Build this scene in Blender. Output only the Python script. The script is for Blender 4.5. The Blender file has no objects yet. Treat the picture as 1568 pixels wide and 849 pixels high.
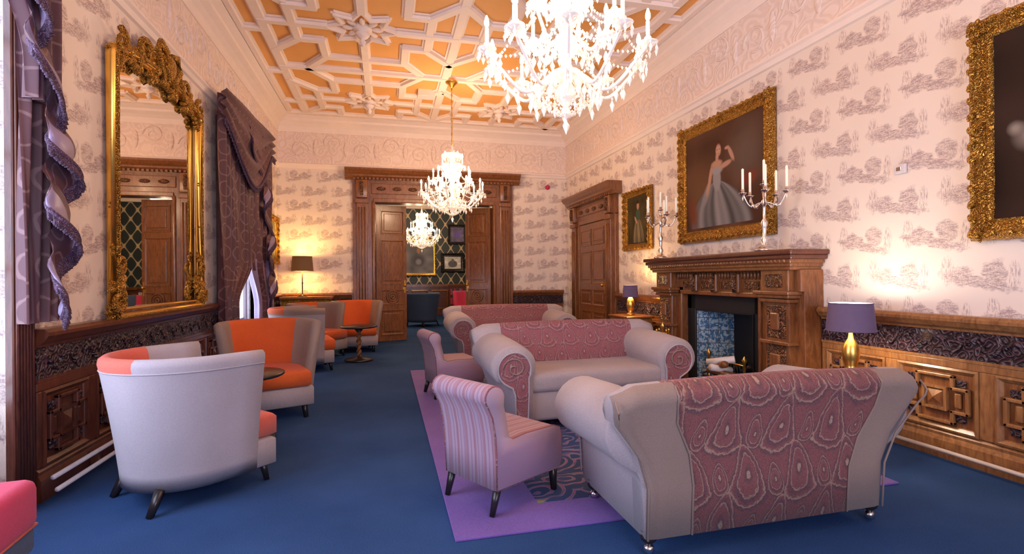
import bpy, bmesh, math, random
import numpy as np
from mathutils import Vector, Matrix
random.seed(4)
pi=math.pi
scene=bpy.context.scene
try:
    scene.view_settings.view_transform='Standard'; scene.view_settings.look='None'
except Exception as e: print(e)
XL,XR,YB,YR,H=-1.94,3.72,10.2,-2.6,4.3

# ---------------------------------------------------------------- node helpers
class NT:
    def __init__(s,name):
        s.m=bpy.data.materials.new(name); s.m.use_nodes=True
        s.t=s.m.node_tree; s.n=s.t.nodes; s.l=s.t.links
        s.b=s.n['Principled BSDF']; s._tc=None
    def put(s,sock,v):
        if v is None: return
        if isinstance(v,bpy.types.NodeSocket): s.l.new(v,sock)
        else:
            try: sock.default_value=v
            except Exception: sock.default_value=(v,v,v)
    def co(s,kind='Object'):
        if not s._tc: s._tc=s.n.new('ShaderNodeTexCoord')
        return s._tc.outputs[kind]
    def xyz(s,v=None):
        k=s.n.new('ShaderNodeSeparateXYZ'); s.l.new(v or s.co(),k.inputs[0]); return k.outputs
    def comb(s,x,y,z=0.0):
        k=s.n.new('ShaderNodeCombineXYZ')
        for i,a in enumerate((x,y,z)): s.put(k.inputs[i],a)
        return k.outputs[0]
    def ma(s,op,a,b=None,c=None,clamp=False):
        k=s.n.new('ShaderNodeMath'); k.operation=op; k.use_clamp=clamp
        s.put(k.inputs[0],a); s.put(k.inputs[1],b)
        if c is not None: s.put(k.inputs[2],c)
        return k.outputs[0]
    def mp(s,v,scale=(1,1,1),rot=(0,0,0)):
        k=s.n.new('ShaderNodeMapping'); s.l.new(v,k.inputs[0]); k.inputs['Scale'].default_value=scale; k.inputs['Rotation'].default_value=rot
        return k.outputs[0]
    def noise(s,v=None,scale=5,detail=3,rough=.5,dist=0):
        k=s.n.new('ShaderNodeTexNoise'); s.l.new(v or s.co(),k.inputs['Vector'])
        k.inputs['Scale'].default_value=scale;k.inputs['Detail'].default_value=detail;k.inputs['Roughness'].default_value=rough;k.inputs['Distortion'].default_value=dist
        return k.outputs['Fac']
    def vor(s,v=None,scale=5,feat='F1'):
        k=s.n.new('ShaderNodeTexVoronoi'); k.feature=feat; s.l.new(v or s.co(),k.inputs['Vector']); k.inputs['Scale'].default_value=scale
        return k.outputs['Distance']
    def ramp(s,f,stops,interp='LINEAR'):
        k=s.n.new('ShaderNodeValToRGB'); k.color_ramp.interpolation=interp
        e=k.color_ramp.elements
        while len(e)<len(stops): e.new(.5)
        for i,(p,c) in enumerate(stops):
            e[i].position=p; e[i].color=(c[0],c[1],c[2],1) if isinstance(c,(tuple,list)) else (c,c,c,1)
        s.l.new(f,k.inputs[0]); return k.outputs[0]
    def mix(s,f,a,b):
        k=s.n.new('ShaderNodeMix'); k.data_type='RGBA'
        s.put(k.inputs[0],f)
        for i,a_ in ((6,a),(7,b)):
            if isinstance(a_,bpy.types.NodeSocket): s.l.new(a_,k.inputs[i])
            else: k.inputs[i].default_value=(a_[0],a_[1],a_[2],1)
        return k.outputs[2]
    def col(s,c):
        if isinstance(c,bpy.types.NodeSocket): s.l.new(c,s.b.inputs['Base Color'])
        else: s.b.inputs['Base Color'].default_value=(c[0],c[1],c[2],1)
    def bump(s,h,strength=.5,dist=.01):
        k=s.n.new('ShaderNodeBump'); k.inputs['Strength'].default_value=strength;k.inputs['Distance'].default_value=dist
        s.l.new(h,k.inputs['Height']); s.l.new(k.outputs[0],s.b.inputs['Normal'])
    def fin(s,rough=.5,metal=0,sheen=0,emit=None,es=0,spec=None,coat=0):
        s.put(s.b.inputs['Roughness'],rough); s.b.inputs['Metallic'].default_value=metal
        if sheen: s.b.inputs['Sheen Weight'].default_value=sheen
        if coat: s.b.inputs['Coat Weight'].default_value=coat; s.b.inputs['Coat Roughness'].default_value=.15
        if emit: s.b.inputs['Emission Color'].default_value=(*emit,1); s.b.inputs['Emission Strength'].default_value=es
        if spec is not None: s.b.inputs['Specular IOR Level'].default_value=spec
        return s.m

def plain(name,c,rough=.5,metal=0,nscale=30,var=.12,bump=.15,bd=.003,**k):
    t=NT(name); n=t.noise(scale=nscale)
    t.col(t.mix(n,[x*(1-var) for x in c],[min(1,x*(1+var)) for x in c]))
    if bump: t.bump(n,bump,bd)
    return t.fin(rough,metal,**k)
def wood(name,a,b,rough=.3):
    t=NT(name); c=t.co()
    w=t.noise(t.mp(c,(6,6,1.2)),4,5,.6,1.5)
    g=t.noise(t.mp(c,(60,60,4)),3,2)
    f=t.ma('ADD',t.ma('MULTIPLY',w,.8),t.ma('MULTIPLY',g,.25))
    t.col(t.ramp(f,[(.3,a),(.72,b)])); t.bump(g,.15,.002)
    return t.fin(rough,coat=.25)
def carved(name,a,b,scale=14,rough=.35,bd=.02,metal=0,coat=.2):
    t=NT(name)
    c=t.co(); nz=t.noise(scale=scale*.5,detail=2)
    v=t.vor(t.comb(*[t.ma('ADD',o,t.ma('MULTIPLY',nz,.12)) for o in t.xyz(c)]),scale)
    w=t.ma('SINE',t.ma('MULTIPLY',v,18.))
    h=t.ma('ADD',t.ma('MULTIPLY',w,.5),t.ma('MULTIPLY',t.noise(scale=scale*2.2,detail=3),.8))
    t.col(t.ramp(h,[(.15,a),(.85,b)])); t.bump(h,.8,bd)
    return t.fin(rough,metal,coat=coat)
def fabric(name,c,c2=None,scale=220,**k):
    t=NT(name); n=t.noise(scale=scale,detail=2); n2=t.noise(scale=3)
    f=t.ma('ADD',t.ma('MULTIPLY',n,.6),t.ma('MULTIPLY',n2,.4))
    c2=c2 or [x*.72 for x in c]
    t.col(t.ramp(f,[(.35,c2),(.65,c)])); t.bump(n,.3,.002)
    return t.fin(.85,sheen=.08,**k)

# ---------------------------------------------------------------- materials
def mk_wallpaper(name,bg1,bg2,ink,P=.54,R=.275):
    t=NT(name); x,y,z=t.xyz()
    u=t.ma('ADD',x,y); rz=t.ma('DIVIDE',z,R); row=t.ma('FLOOR',rz); par=t.ma('FLOORED_MODULO',row,2.)
    uu=t.ma('ADD',t.ma('DIVIDE',u,P),t.ma('MULTIPLY',par,.5))
    lx=t.ma('SUBTRACT',t.ma('FRACT',uu),.5); ly=t.ma('SUBTRACT',t.ma('FRACT',rz),.5)
    yy=t.ma('ADD',ly,t.ma('MULTIPLY',lx,-.45))
    def el(cx,cy,rx,ry,yv):
        return t.ma('SUBTRACT',1.,t.ma('SQRT',t.ma('ADD',t.ma('POWER',t.ma('ABSOLUTE',t.ma('DIVIDE',t.ma('SUBTRACT',lx,cx),rx)),2.),t.ma('POWER',t.ma('ABSOLUTE',t.ma('DIVIDE',t.ma('SUBTRACT',yv,cy),ry)),2.))))
    vec=t.comb(t.ma('MULTIPLY',lx,P),t.ma('MULTIPLY',ly,R),t.ma('MULTIPLY',par,3.7))
    wrp=t.ma('MULTIPLY',t.ma('SUBTRACT',t.noise(vec,15,3,.6),.50),1.4)
    m=t.ma('ADD',t.ma('MAXIMUM',t.ma('MAXIMUM',el(0.,-.14,.48,.17,yy),el(-.18,.08,.15,.34,ly)),el(.17,.0,.18,.28,ly)),wrp)
    n1=t.noise(t.mp(vec,(1,1.5,1)),38,3,.65,.6)
    ln=t.ma('ABSOLUTE',t.ma('SUBTRACT',t.ma('FRACT',t.ma('MULTIPLY',n1,5.)),.5))
    n4=t.noise(t.mp(vec,(1,4,1)),22,4,.65); n2=t.noise(vec,110,2,.6)
    a=t.ramp(ln,[(.12,.8),(.30,.22)]); g=t.ramp(n4,[(.46,0.),(.56,1.)])
    ik=t.ma('MULTIPLY',t.ma('MAXIMUM',a,g),t.ramp(n2,[(.3,.5),(.6,1.)]))
    k1=t.ma('MULTIPLY',ik,t.ramp(m,[(.04,0.),(.3,1.)]))
    n3=t.noise(t.mp(vec,(9,1.2,1)),16,4,.7)
    fr=t.ma('MULTIPLY',t.ramp(n3,[(.49,0.),(.57,.75)]),t.ramp(t.ma('MAXIMUM',el(.33,.12,.09,.42,ly),el(-.38,.0,.07,.38,ly)),[(0,0.),(.3,1.)]))
    k=t.ma('MAXIMUM',k1,fr)
    bg=t.mix(t.noise(scale=1.5),bg1,bg2)
    t.col(t.mix(t.ma('MULTIPLY',k,.78),bg,ink))
    return t.fin(.6)
WALLP=mk_wallpaper('wallpaper_toile',(.80,.67,.575),(.85,.74,.65),(.24,.13,.15))

t=NT('plaster_relief'); nz=t.noise(scale=2.2,detail=2)
v=t.vor(t.comb(*[t.ma('ADD',o,t.ma('MULTIPLY',nz,.5)) for o in t.xyz()]),4.5)
h=t.ma('ADD',t.ma('SINE',t.ma('MULTIPLY',v,26.)),t.ma('MULTIPLY',t.noise(scale=16,detail=3),1.2))
t.col(t.ramp(h,[(.2,(.80,.64,.56)),(.8,(.86,.71,.63))])); t.bump(h,.28,.012); PLREL=t.fin(.7)
PLASTER=plain('plaster_white',(.90,.76,.68),.6,0,8,.04,.1)
OCHRE=plain('plaster_ochre',(.82,.41,.125),.7,0,3,.08,.05)
WD=wood('mahogany_dark',(.045,.011,.008),(.15,.044,.022))
WM=wood('oak_mid',(.09,.028,.009),(.31,.115,.036))
WH=wood('oak_honey',(.14,.052,.016),(.40,.18,.062))
CARVD=carved('carved_dark',(.02,.008,.012),(.10,.048,.06),16)
CARVM=carved('carved_oak',(.06,.018,.008),(.30,.12,.042),20)
GOLD=carved('gilt',(.22,.09,.015),(.85,.50,.11),40,.34,.006,1.,0)
GOLDP=plain('gold_plain',(.85,.50,.11),.3,1,20,.15,.1)
BLACKW=plain('ebonised_leg',(.015,.011,.012),.3,0)
SILV=plain('silver',(.80,.74,.70),.22,1)
IRON=plain('cast_iron',(.014,.014,.018),.5,.3)
WAX=plain('candle_wax',(.9,.82,.7),.5,0,emit=(1,.85,.6),es=.3)
LILAC=fabric('upholstery_lilac',(.41,.34,.35),(.31,.25,.26))
CREAM=fabric('upholstery_cream',(.42,.37,.40),(.34,.30,.325))
TAN=fabric('upholstery_tan',(.29,.20,.165),(.23,.155,.125))
ORANGE=fabric('upholstery_orange',(.66,.11,.014),(.51,.075,.009))
RED=fabric('upholstery_red',(.62,.04,.12),(.47,.03,.085))
CORAL=fabric('upholstery_coral',(.70,.14,.09),(.55,.095,.06))
NAVYF=fabric('upholstery_navy',(.05,.08,.15))
t=NT('carpet_blue'); n=t.noise(scale=200,detail=2); n2=t.noise(scale=1.1,detail=4); x,y,z=t.xyz()
f=t.ma('ADD',t.ma('MULTIPLY',n,.5),t.ma('MULTIPLY',n2,.5))
t.col(t.ramp(f,[(.3,(.012,.034,.10)),(.68,(.038,.092,.235))])); t.bump(n,.6,.006); CARPET=t.fin(.95,spec=.1)
PURP=fabric('rug_purple',(.17,.085,.36),(.12,.06,.27),120)
t=NT('rug_pattern'); c=t.co(); nz=t.noise(scale=3,detail=2)
v=t.vor(t.comb(*[t.ma('ADD',o,t.ma('MULTIPLY',nz,.35)) for o in t.xyz()]),3.2); r=t.ma('SINE',t.ma('MULTIPLY',v,34.))
k=t.ramp(r,[(.0,(.02,.045,.14)),(.35,(.06,.10,.30)),(.6,(.20,.26,.05)),(.8,(.22,.07,.26)),(1,(.34,.30,.10))],'CONSTANT')
t.col(t.mix(t.ramp(t.noise(scale=9),[(.50,0.),(.62,.6)]),k,(.03,.05,.15))); RUGP=t.fin(.95)
def paisley(name,base,light,dark,P=.27,R=.46):
    t=NT(name); x,y,z=t.xyz()
    wx=t.ma('MULTIPLY',t.ma('SUBTRACT',t.noise(scale=5,detail=1),.5),.10)
    rz=t.ma('DIVIDE',t.ma('ADD',z,wx),R); xx=t.ma('DIVIDE',t.ma('ADD',x,t.ma('MULTIPLY',wx,.5)),P)
    n=t.ma('MULTIPLY',t.ma('SUBTRACT',t.noise(scale=45,detail=2),.5),.07)
    def cell(ox,oz,sg,s_=1.):
        a=t.ma('SUBTRACT',t.ma('FRACT',t.ma('ADD',xx,ox)),.5); b=t.ma('SUBTRACT',t.ma('FRACT',t.ma('ADD',rz,oz)),.5)
        a=t.ma('ADD',a,t.ma('MULTIPLY',t.ma('POWER',t.ma('MAXIMUM',t.ma('ADD',b,.1),0.),2.),sg))
        w=t.ma('MULTIPLY',t.ma('ADD',1.15,t.ma('MULTIPLY',t.ma('MAXIMUM',b,-.2),2.6)),s_)
        return t.ma('SQRT',t.ma('ADD',t.ma('POWER',t.ma('ABSOLUTE',t.ma('MULTIPLY',a,w)),2.),t.ma('POWER',t.ma('ABSOLUTE',t.ma('MULTIPLY',b,.92*s_)),2.)))
    d=t.ma('ADD',t.ma('MINIMUM',t.ma('MINIMUM',cell(.5,.30,.9),cell(0,.80,-.9)),t.ma('MINIMUM',cell(.02,.36,1.1,1.9),cell(.52,.86,-1.1,1.9))),n)
    c1=t.ramp(d,[(0,light),(.03,light),(.045,dark),(.10,base),(.175,base),(.19,light),(.20,dark),(.255,base),(.275,light),(.29,dark),(.33,base),(.8,base)])
    f=t.vor(scale=150); fl=t.vor(scale=46)
    fe=t.ma('SINE',t.ma('MULTIPLY',fl,60.))
    c3=t.mix(t.ma('MULTIPLY',t.ramp(fe,[(.2,0.),(.8,1.)]),.38),c1,light)
    c4=t.mix(t.ma('MULTIPLY',t.ramp(f,[(.25,1.),(.45,0.)]),.55),c3,dark)
    t.col(c4); t.bump(f,.2,.002); return t.fin(.8,sheen=.04)
PAIS=paisley('paisley_mauve',(.185,.045,.05),(.38,.23,.16),(.065,.022,.038))
PAISL=paisley('paisley_pink',(.25,.065,.08),(.40,.23,.20),(.11,.04,.07),.19,.30)
t=NT('stripe_pink'); x,y,z=t.xyz()
s1=t.ma('SINE',t.ma('MULTIPLY',x,230.)); s2=t.ma('SINE',t.ma('MULTIPLY',x,90.))
t.col(t.mix(t.ramp(s2,[(.5,0.),(.7,.5)]),t.mix(t.ramp(s1,[(.3,0.),(.7,1.)]),(.37,.25,.31),(.29,.17,.25)),(.30,.09,.10)))
t.bump(t.noise(scale=200),.2,.002); STRIPE=t.fin(.85,sheen=.05)
t=NT('curtain_mauve'); x,y,z=t.xyz()
cy=t.ma('SUBTRACT',t.ma('FRACT',t.ma('DIVIDE',y,.13)),.5); rz=t.ma('SUBTRACT',t.ma('FRACT',t.ma('DIVIDE',z,.24)),.5)
d=t.ma('SQRT',t.ma('ADD',t.ma('POWER',t.ma('ABSOLUTE',cy),2.),t.ma('POWER',t.ma('ABSOLUTE',rz),2.)))
rg=t.ma('ABSOLUTE',t.ma('SUBTRACT',d,t.ma('ADD',.30,t.ma('MULTIPLY',t.noise(scale=12),.12))))
t.col(t.mix(t.ramp(rg,[(.02,.7),(.04,0.)]),(.095,.030,.038),(.24,.13,.13))); CURT=t.fin(.55,sheen=.1)
SATIN=plain('curtain_satin',(.26,.20,.33),.35,.0,6,.25,.1,sheen=.1)
FRINGE=carved('fringe_purple',(.04,.015,.045),(.26,.14,.24),60,.7,.006,0,0)
MIRROR=NT('mirror_glass'); MIRROR.col((.86,.84,.82)); MIRROR=MIRROR.fin(.015,1)
CRY=NT('crystal_glow'); CRY.col((.90,.80,.72)); CRY=CRY.fin(.08,.25,emit=(1,.74,.56),es=.26,spec=.9)  # warm emission put into the crystal stands in for its bright glitter
FLAME=NT('bulb_flame'); FLAME.col((1,.9,.7)); FLAME=FLAME.fin(.4,emit=(1,.72,.42),es=14)
SHBR=plain('shade_brown',(.12,.06,.03),.8,emit=(.5,.2,.06),es=.1)
SHPU=plain('shade_purple',(.11,.075,.14),.8,emit=(.3,.15,.3),es=.06)
SHIN=plain('shade_inner',(.95,.8,.5),.8,emit=(1,.75,.4),es=2)
WHITE=plain('white_paint',(.72,.66,.66),.4)
t=NT('tile_blue'); c=t.co(); x,y,z=t.xyz()
gx=t.ma('ABSOLUTE',t.ma('SUBTRACT',t.ma('FRACT',t.ma('DIVIDE',t.ma('ADD',x,y),.15)),.5)); gz=t.ma('ABSOLUTE',t.ma('SUBTRACT',t.ma('FRACT',t.ma('DIVIDE',z,.15)),.5))
g=t.ma('MAXIMUM',gx,gz); fl=t.ramp(t.noise(scale=26,detail=2,dist=1.),[(.46,0.),(.54,1.)])
t.col(t.mix(t.ramp(g,[(.46,0.),(.48,1.)]),t.mix(fl,(.06,.16,.32),(.42,.55,.62)),(.1,.12,.14))); TILE=t.fin(.15)
t=NT('wallpaper_ogee'); x,y,z=t.xyz(); u=t.ma('ADD',x,y)
a=t.ma('SINE',t.ma('MULTIPLY',u,18.)); b=t.ma('SINE',t.ma('MULTIPLY',z,12.)); p=t.ma('ABSOLUTE',t.ma('ADD',a,b))
t.col(t.mix(t.ramp(p,[(.12,1.),(.3,0.)]),(.025,.04,.045),(.62,.50,.30))); OGEE=t.fin(.5)

# ---------------------------------------------------------------- mesh builder
class B:
    def __init__(s): s.v=[];s.f=[];s.mi=[];s.sm=[];s.mats=[]
    def mid(s,m):
        if m not in s.mats: s.mats.append(m)
        return s.mats.index(m)
    def add(s,vs,fs,m,smooth=False,M=None):
        o=len(s.v)
        s.v.extend([tuple(M@Vector(p)) if M else tuple(p) for p in vs])
        for i,f in enumerate(fs):
            s.f.append(tuple(o+k for k in f)); s.mi.append(s.mid(m[i] if isinstance(m,list) else m)); s.sm.append(smooth)
    def box(s,c,d,m,bev=0,rz=0,M=None,segs=2):
        hx,hy,hz=d[0]/2,d[1]/2,d[2]/2
        vs=[(x,y,z) for x in(-hx,hx) for y in(-hy,hy) for z in(-hz,hz)]
        fs=[(0,1,3,2),(4,6,7,5),(0,4,5,1),(2,3,7,6),(0,2,6,4),(1,5,7,3)]
        if bev:
            bm=bmesh.new(); bv=[bm.verts.new(p) for p in vs]
            for f in fs: bm.faces.new([bv[i] for i in f])
            bmesh.ops.bevel(bm,geom=bm.edges[:],offset=min(bev,min(hx,hy,hz)*.95),segments=segs,profile=.5,affect='EDGES')
            bm.verts.index_update(); vs=[tuple(q.co) for q in bm.verts]; fs=[tuple(q.index for q in f.verts) for f in bm.faces]; bm.free()
        T=Matrix.Translation(c)@Matrix.Rotation(rz,4,'Z')
        if M: T=T@M
        s.add(vs,fs,m,bev>0.012,T)
    def b2(s,x0,x1,y0,y1,z0,z1,m,bev=0): s.box(((x0+x1)/2,(y0+y1)/2,(z0+z1)/2),(abs(x1-x0),abs(y1-y0),abs(z1-z0)),m,bev)
    def lathe(s,prof,c,m,seg=20,smooth=True,M=None):
        vs=[];fs=[]
        for r,z in prof:
            for i in range(seg):
                a=2*pi*i/seg; p=Vector((r*math.cos(a),r*math.sin(a),z))
                if M: p=M@p
                vs.append((p[0]+c[0],p[1]+c[1],p[2]+c[2]))
        for j in range(len(prof)-1):
            for i in range(seg):
                k=(i+1)%seg; fs.append((j*seg+i,j*seg+k,(j+1)*seg+k,(j+1)*seg+i))
        if prof[0][0]>1e-4: fs.append(tuple(range(seg))[::-1])
        if prof[-1][0]>1e-4: fs.append(tuple((len(prof)-1)*seg+i for i in range(seg)))
        s.add(vs,fs,m,smooth)
    def tube(s,path,r,m,seg=6,closed=False):
        P=[Vector(p) for p in path]; n=len(P); vs=[];fs=[]
        up=Vector((.13,.21,1)).normalized()
        for i,p in enumerate(P):
            a=P[(i-1)%n] if (closed or i>0) else p; b=P[(i+1)%n] if (closed or i<n-1) else p
            t=(b-a); t=t.normalized() if t.length>1e-9 else Vector((0,0,1))
            x=t.cross(up)
            if x.length<1e-3: x=t.cross(Vector((1,0,0)))
            x.normalize(); y=t.cross(x); rr=r[i] if isinstance(r,(list,tuple)) else r
            for k in range(seg):
                an=2*pi*k/seg; vs.append(tuple(p+x*(rr*math.cos(an))+y*(rr*math.sin(an))))
        for i in range(n if closed else n-1):
            j=(i+1)%n
            for k in range(seg):
                l=(k+1)%seg; fs.append((i*seg+k,i*seg+l,j*seg+l,j*seg+k))
        if not closed: fs.append(tuple(range(seg))[::-1]); fs.append(tuple((n-1)*seg+k for k in range(seg)))
        s.add(vs,fs,m,True)
    def grid(s,rows,m,cu=False,cv=False,smooth=True,mf=None,cap=None):
        nu=len(rows);nv=len(rows[0]); vs=[p for r in rows for p in r]; fs=[];ms=[]
        for i in range(nu if cu else nu-1):
            for j in range(nv if cv else nv-1):
                a=(i+1)%nu;b=(j+1)%nv
                fs.append((i*nv+j,a*nv+j,a*nv+b,i*nv+b)); ms.append(mf(i,j) if mf else m)
        if cap is not None:
            fs.append(tuple(range(nv)));ms.append(cap); fs.append(tuple((nu-1)*nv+j for j in range(nv))[::-1]);ms.append(cap)
        s.add(vs,fs,ms,smooth)
    def ell(s,c,r,m,seg=10,rings=6,M=None):
        vs=[];fs=[]
        for j in range(rings+1):
            ph=-pi/2+pi*j/rings
            for i in range(seg):
                a=2*pi*i/seg; p=Vector((r[0]*math.cos(ph)*math.cos(a),r[1]*math.cos(ph)*math.sin(a),r[2]*math.sin(ph)))
                if M: p=M@p
                vs.append((p[0]+c[0],p[1]+c[1],p[2]+c[2]))
        for j in range(rings):
            for i in range(seg):
                k=(i+1)%seg; fs.append((j*seg+i,j*seg+k,(j+1)*seg+k,(j+1)*seg+i))
        s.add(vs,fs,m,True)
    def octa(s,c,r,h,m):
        x,y,z=c; vs=[(x+r,y,z),(x,y+r,z),(x-r,y,z),(x,y-r,z),(x,y,z+h),(x,y,z-h*1.3)]
        s.add(vs,[(0,1,4),(1,2,4),(2,3,4),(3,0,4),(1,0,5),(2,1,5),(3,2,5),(0,3,5)],m)
    def prism(s,poly,a0,a1,m,plane='xz',smooth=False,capm=None):
        def mp(p,a):
            return {'xz':(p[0],a,p[1]),'yz':(a,p[0],p[1]),'xy':(p[0],p[1],a)}[plane]
        n=len(poly); vs=[mp(p,a0) for p in poly]+[mp(p,a1) for p in poly]
        s.add(vs,[(i,(i+1)%n,n+(i+1)%n,n+i) for i in range(n)],m,smooth)
        s.add(vs,[tuple(range(n)),tuple(range(2*n-1,n-1,-1))],capm or m,False)
    def ring(s,x0,x1,z0,z1,prof,m,smooth=False):
        rows=[]
        for (cx,cz,sx,sz) in ((x0,z0,1,1),(x1,z0,-1,1),(x1,z1,-1,-1),(x0,z1,1,-1)):
            rows.append([(cx+sx*o,y,cz+sz*o) for o,y in prof])
        s.grid(rows,m,cu=True,cv=True,smooth=smooth)
    def obj(s,name,loc=(0,0,0),th=0,parent=None,scale=(1,1,1)):
        me=bpy.data.meshes.new(name); me.from_pydata(s.v,[],s.f)
        for m in s.mats: me.materials.append(m)
        me.polygons.foreach_set('material_index',s.mi); me.polygons.foreach_set('use_smooth',s.sm)
        bm=bmesh.new(); bm.from_mesh(me); bmesh.ops.recalc_face_normals(bm,faces=bm.faces[:]); bm.to_mesh(me); bm.free()
        me.update(); o=bpy.data.objects.new(name,me); scene.collection.objects.link(o)
        o.location=loc;o.rotation_euler=(0,0,th);o.scale=scale
        if parent: o.parent=parent
        return o
def head(hx,hy): return math.atan2(hx,-hy)
def dup(o,loc,th=None,scale=None):
    n=o.copy(); n.name=o.name.split('.')[0]; scene.collection.objects.link(n); n.location=loc
    if th is not None: n.rotation_euler=(0,0,th)
    if scale: n.scale=scale
    for ch in o.children:
        c=ch.copy(); scene.collection.objects.link(c); c.parent=n
    return n
def light(kind,name,loc,power,color,parent=None,size=.1,rot=None,sy=None):
    l=bpy.data.lights.new(name,kind); l.energy=power; l.color=color
    if kind=='AREA':
        l.shape='RECTANGLE'; l.size=size; l.size_y=sy or size
    else: l.shadow_soft_size=size
    o=bpy.data.objects.new(name,l); scene.collection.objects.link(o); o.location=loc
    if rot: o.rotation_euler=rot
    if parent: o.parent=parent
    return o

# ---------------------------------------------------------------- room shell
b=B(); b.b2(XL-.3,XR+.4,YR-.2,18,-.2,0,CARPET); b.obj('floor')
b=B(); b.b2(XL-.3,XR+.4,YR-.2,YB+.3,H,H+.2,OCHRE); b.obj('ceiling')
b=B()
WA=(.9,3.24,3.3); WB=(6.75,8.7,3.2)
for y0,y1,z0,z1 in((YR-.2,WA[0],0,H),(WA[0],WA[1],WA[2],H),(WA[1],WB[0],0,H),(WB[0],WB[1],WB[2],H),(WB[1],YB+.3,0,H)):
    b.b2(XL-.3,XL,y0,y1,z0,z1,WALLP)
b.obj('wall_left')
b=B()
for y0,y1,z0,z1 in((YR-.2,4.36,0,H),(4.36,5.4,.9,H),(5.4,YB+.3,0,H)): b.b2(XR,XR+.4,y0,y1,z0,z1,WALLP)
b.obj('wall_right')
b=B(); DX0,DX1,DZ=-.22,2.15,2.74
b.b2(XL,DX0,YB,YB+.3,0,H,WALLP); b.b2(DX1,XR,YB,YB+.3,0,H,WALLP); b.b2(DX0,DX1,YB,YB+.3,DZ,H,WALLP)
b.obj('wall_back')
b=B(); b.b2(XL,-.4,YR-.2,YR,0,H,WALLP); b.b2(2.6,XR,YR-.2,YR,0,H,WALLP); b.b2(-.4,2.6,YR-.2,YR,3.3,H,WALLP); b.obj('wall_front')
b=B(); b.b2(-2.2,-1.9,YB+.3,17.2,0,H,OGEE); b.obj('wall_next_room_left')
b=B(); b.b2(4.0,4.3,YB+.3,17.2,0,H,OGEE); b.obj('wall_next_room_right')
b=B(); b.b2(-2.2,4.3,17.0,17.2,0,H,OGEE); b.b2(-1.9,4.0,16.93,17.0,0,.95,WD); b.b2(-1.9,4,16.9,17,.95,1.03,WM)
for i in range(9): b.ring(-1.8+i*.65,-1.25+i*.65,.2,.85,[(0,16.93),(0,16.91),(.04,16.90),(.06,16.925),(.06,16.93)],WM)
b.b2(-1.9,4.0,16.9,17,3.5,3.7,PLASTER); b.obj('wall_next_room_back')
b=B(); b.b2(-2.2,4.3,YB+.3,17.2,H,H+.2,PLASTER); b.obj('ceiling_next_room')

corn=[(0,3.98),(.03,3.98),(.05,4.03),(.05,4.07),(.10,4.12),(.16,4.16),(.16,4.20),(.24,4.24),(.24,H),(0,H)]
rail=[(0,3.30),(.025,3.31),(.04,3.35),(.06,3.37),(.06,3.39),(.02,3.41),(0,3.41)]
b=B()
b.prism([(XL+o,z) for o,z in corn],YR,YB,PLASTER,'xz'); b.prism([(XR-o,z) for o,z in corn],YR,YB,PLASTER,'xz')
b.prism([(YB-o,z) for o,z in corn],XL,XR,PLASTER,'yz'); b.obj('trim_cornice')
b=B()
b.prism([(XL+o,z) for o,z in rail],YR,YB,PLASTER,'xz'); b.prism([(XR-o,z) for o,z in rail],YR,YB,PLASTER,'xz')
b.prism([(YB-o,z) for o,z in rail],XL,XR,PLASTER,'yz'); b.obj('trim_picture_rail')
b=B(); b.b2(XL,XL+.015,YR,YB,3.4,4.0,PLREL); b.b2(XR-.015,XR,YR,YB,3.4,4.0,PLREL); b.b2(XL,XR,YB-.015,YB,3.4,4.0,PLREL)
def scroll(c,r,ax,m,turns=1.6):
    pts=[]
    for i in range(26):
        t_=i/25; a=t_*turns*2*pi; rr=r*(1-t_*.85); u=rr*math.cos(a); w=rr*math.sin(a)
        pts.append((c[0]+(u if ax=='x' else 0),c[1]+(u if ax=='y' else 0),c[2]+w))
    b.tube(pts,[.016*(1-.6*i/25) for i in range(26)],m,5)
k=0
y=1.2
while y<10:
    for xx in(XL+.017,XR-.017):
        scroll((xx,y,3.70+(.09 if k%2 else -.05)),.17,'y',PLREL); b.ell((xx,y+.3,3.7),(.018,.05,.16),PLREL,8,5)
    y+=.55;k+=1
x=XL+.4
while x<XR-.3:
    scroll((x,YB-.017,3.70+(.09 if k%2 else -.05)),.17,'x',PLREL); b.ell((x+.28,YB-.017,3.7),(.05,.018,.16),PLREL,8,5); x+=.55;k+=1
b.obj('trim_frieze')

# ceiling ribs
b=B()
RC=[0]
def rib(p,q,w=.13,d=.05):
    x0,y0=p;x1,y1=q
    ymax=YB-.22
    if y0>ymax and y1>ymax: return
    if y1>ymax: tt=(ymax-y0)/(y1-y0); x1=x0+(x1-x0)*tt;y1=ymax
    if y0>ymax: tt=(ymax-y1)/(y0-y1); x0=x1+(x0-x1)*tt;y0=ymax
    L=math.hypot(x1-x0,y1-y0)
    if L<.02: return
    RC[0]+=1; d+=.0011*(RC[0]%13); e=.0007*(RC[0]%11)
    a=math.atan2(y1-y0,x1-x0)
    M=Matrix.Translation(((x0+x1)/2,(y0+y1)/2,H))@Matrix.Rotation(a,4,'Z')
    h=L/2+w*.25
    pr=[(-w/2,.01),(-w/2,-.018-e),(-w/2+.02,-.022-e),(-w/2+.030,-d),(w/2-.030,-d),(w/2-.02,-.022-e),(w/2,-.018-e),(w/2,.01)]
    n=len(pr); vs=[(-h,u,z) for u,z in pr]+[(h,u,z) for u,z in pr]
    b.add(vs,[(i,(i+1)%n,n+(i+1)%n,n+i) for i in range(n)]+[tuple(range(n)),tuple(range(2*n-1,n-1,-1))],PLASTER,False,M)
A,Bb=1.14,1.325
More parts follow.
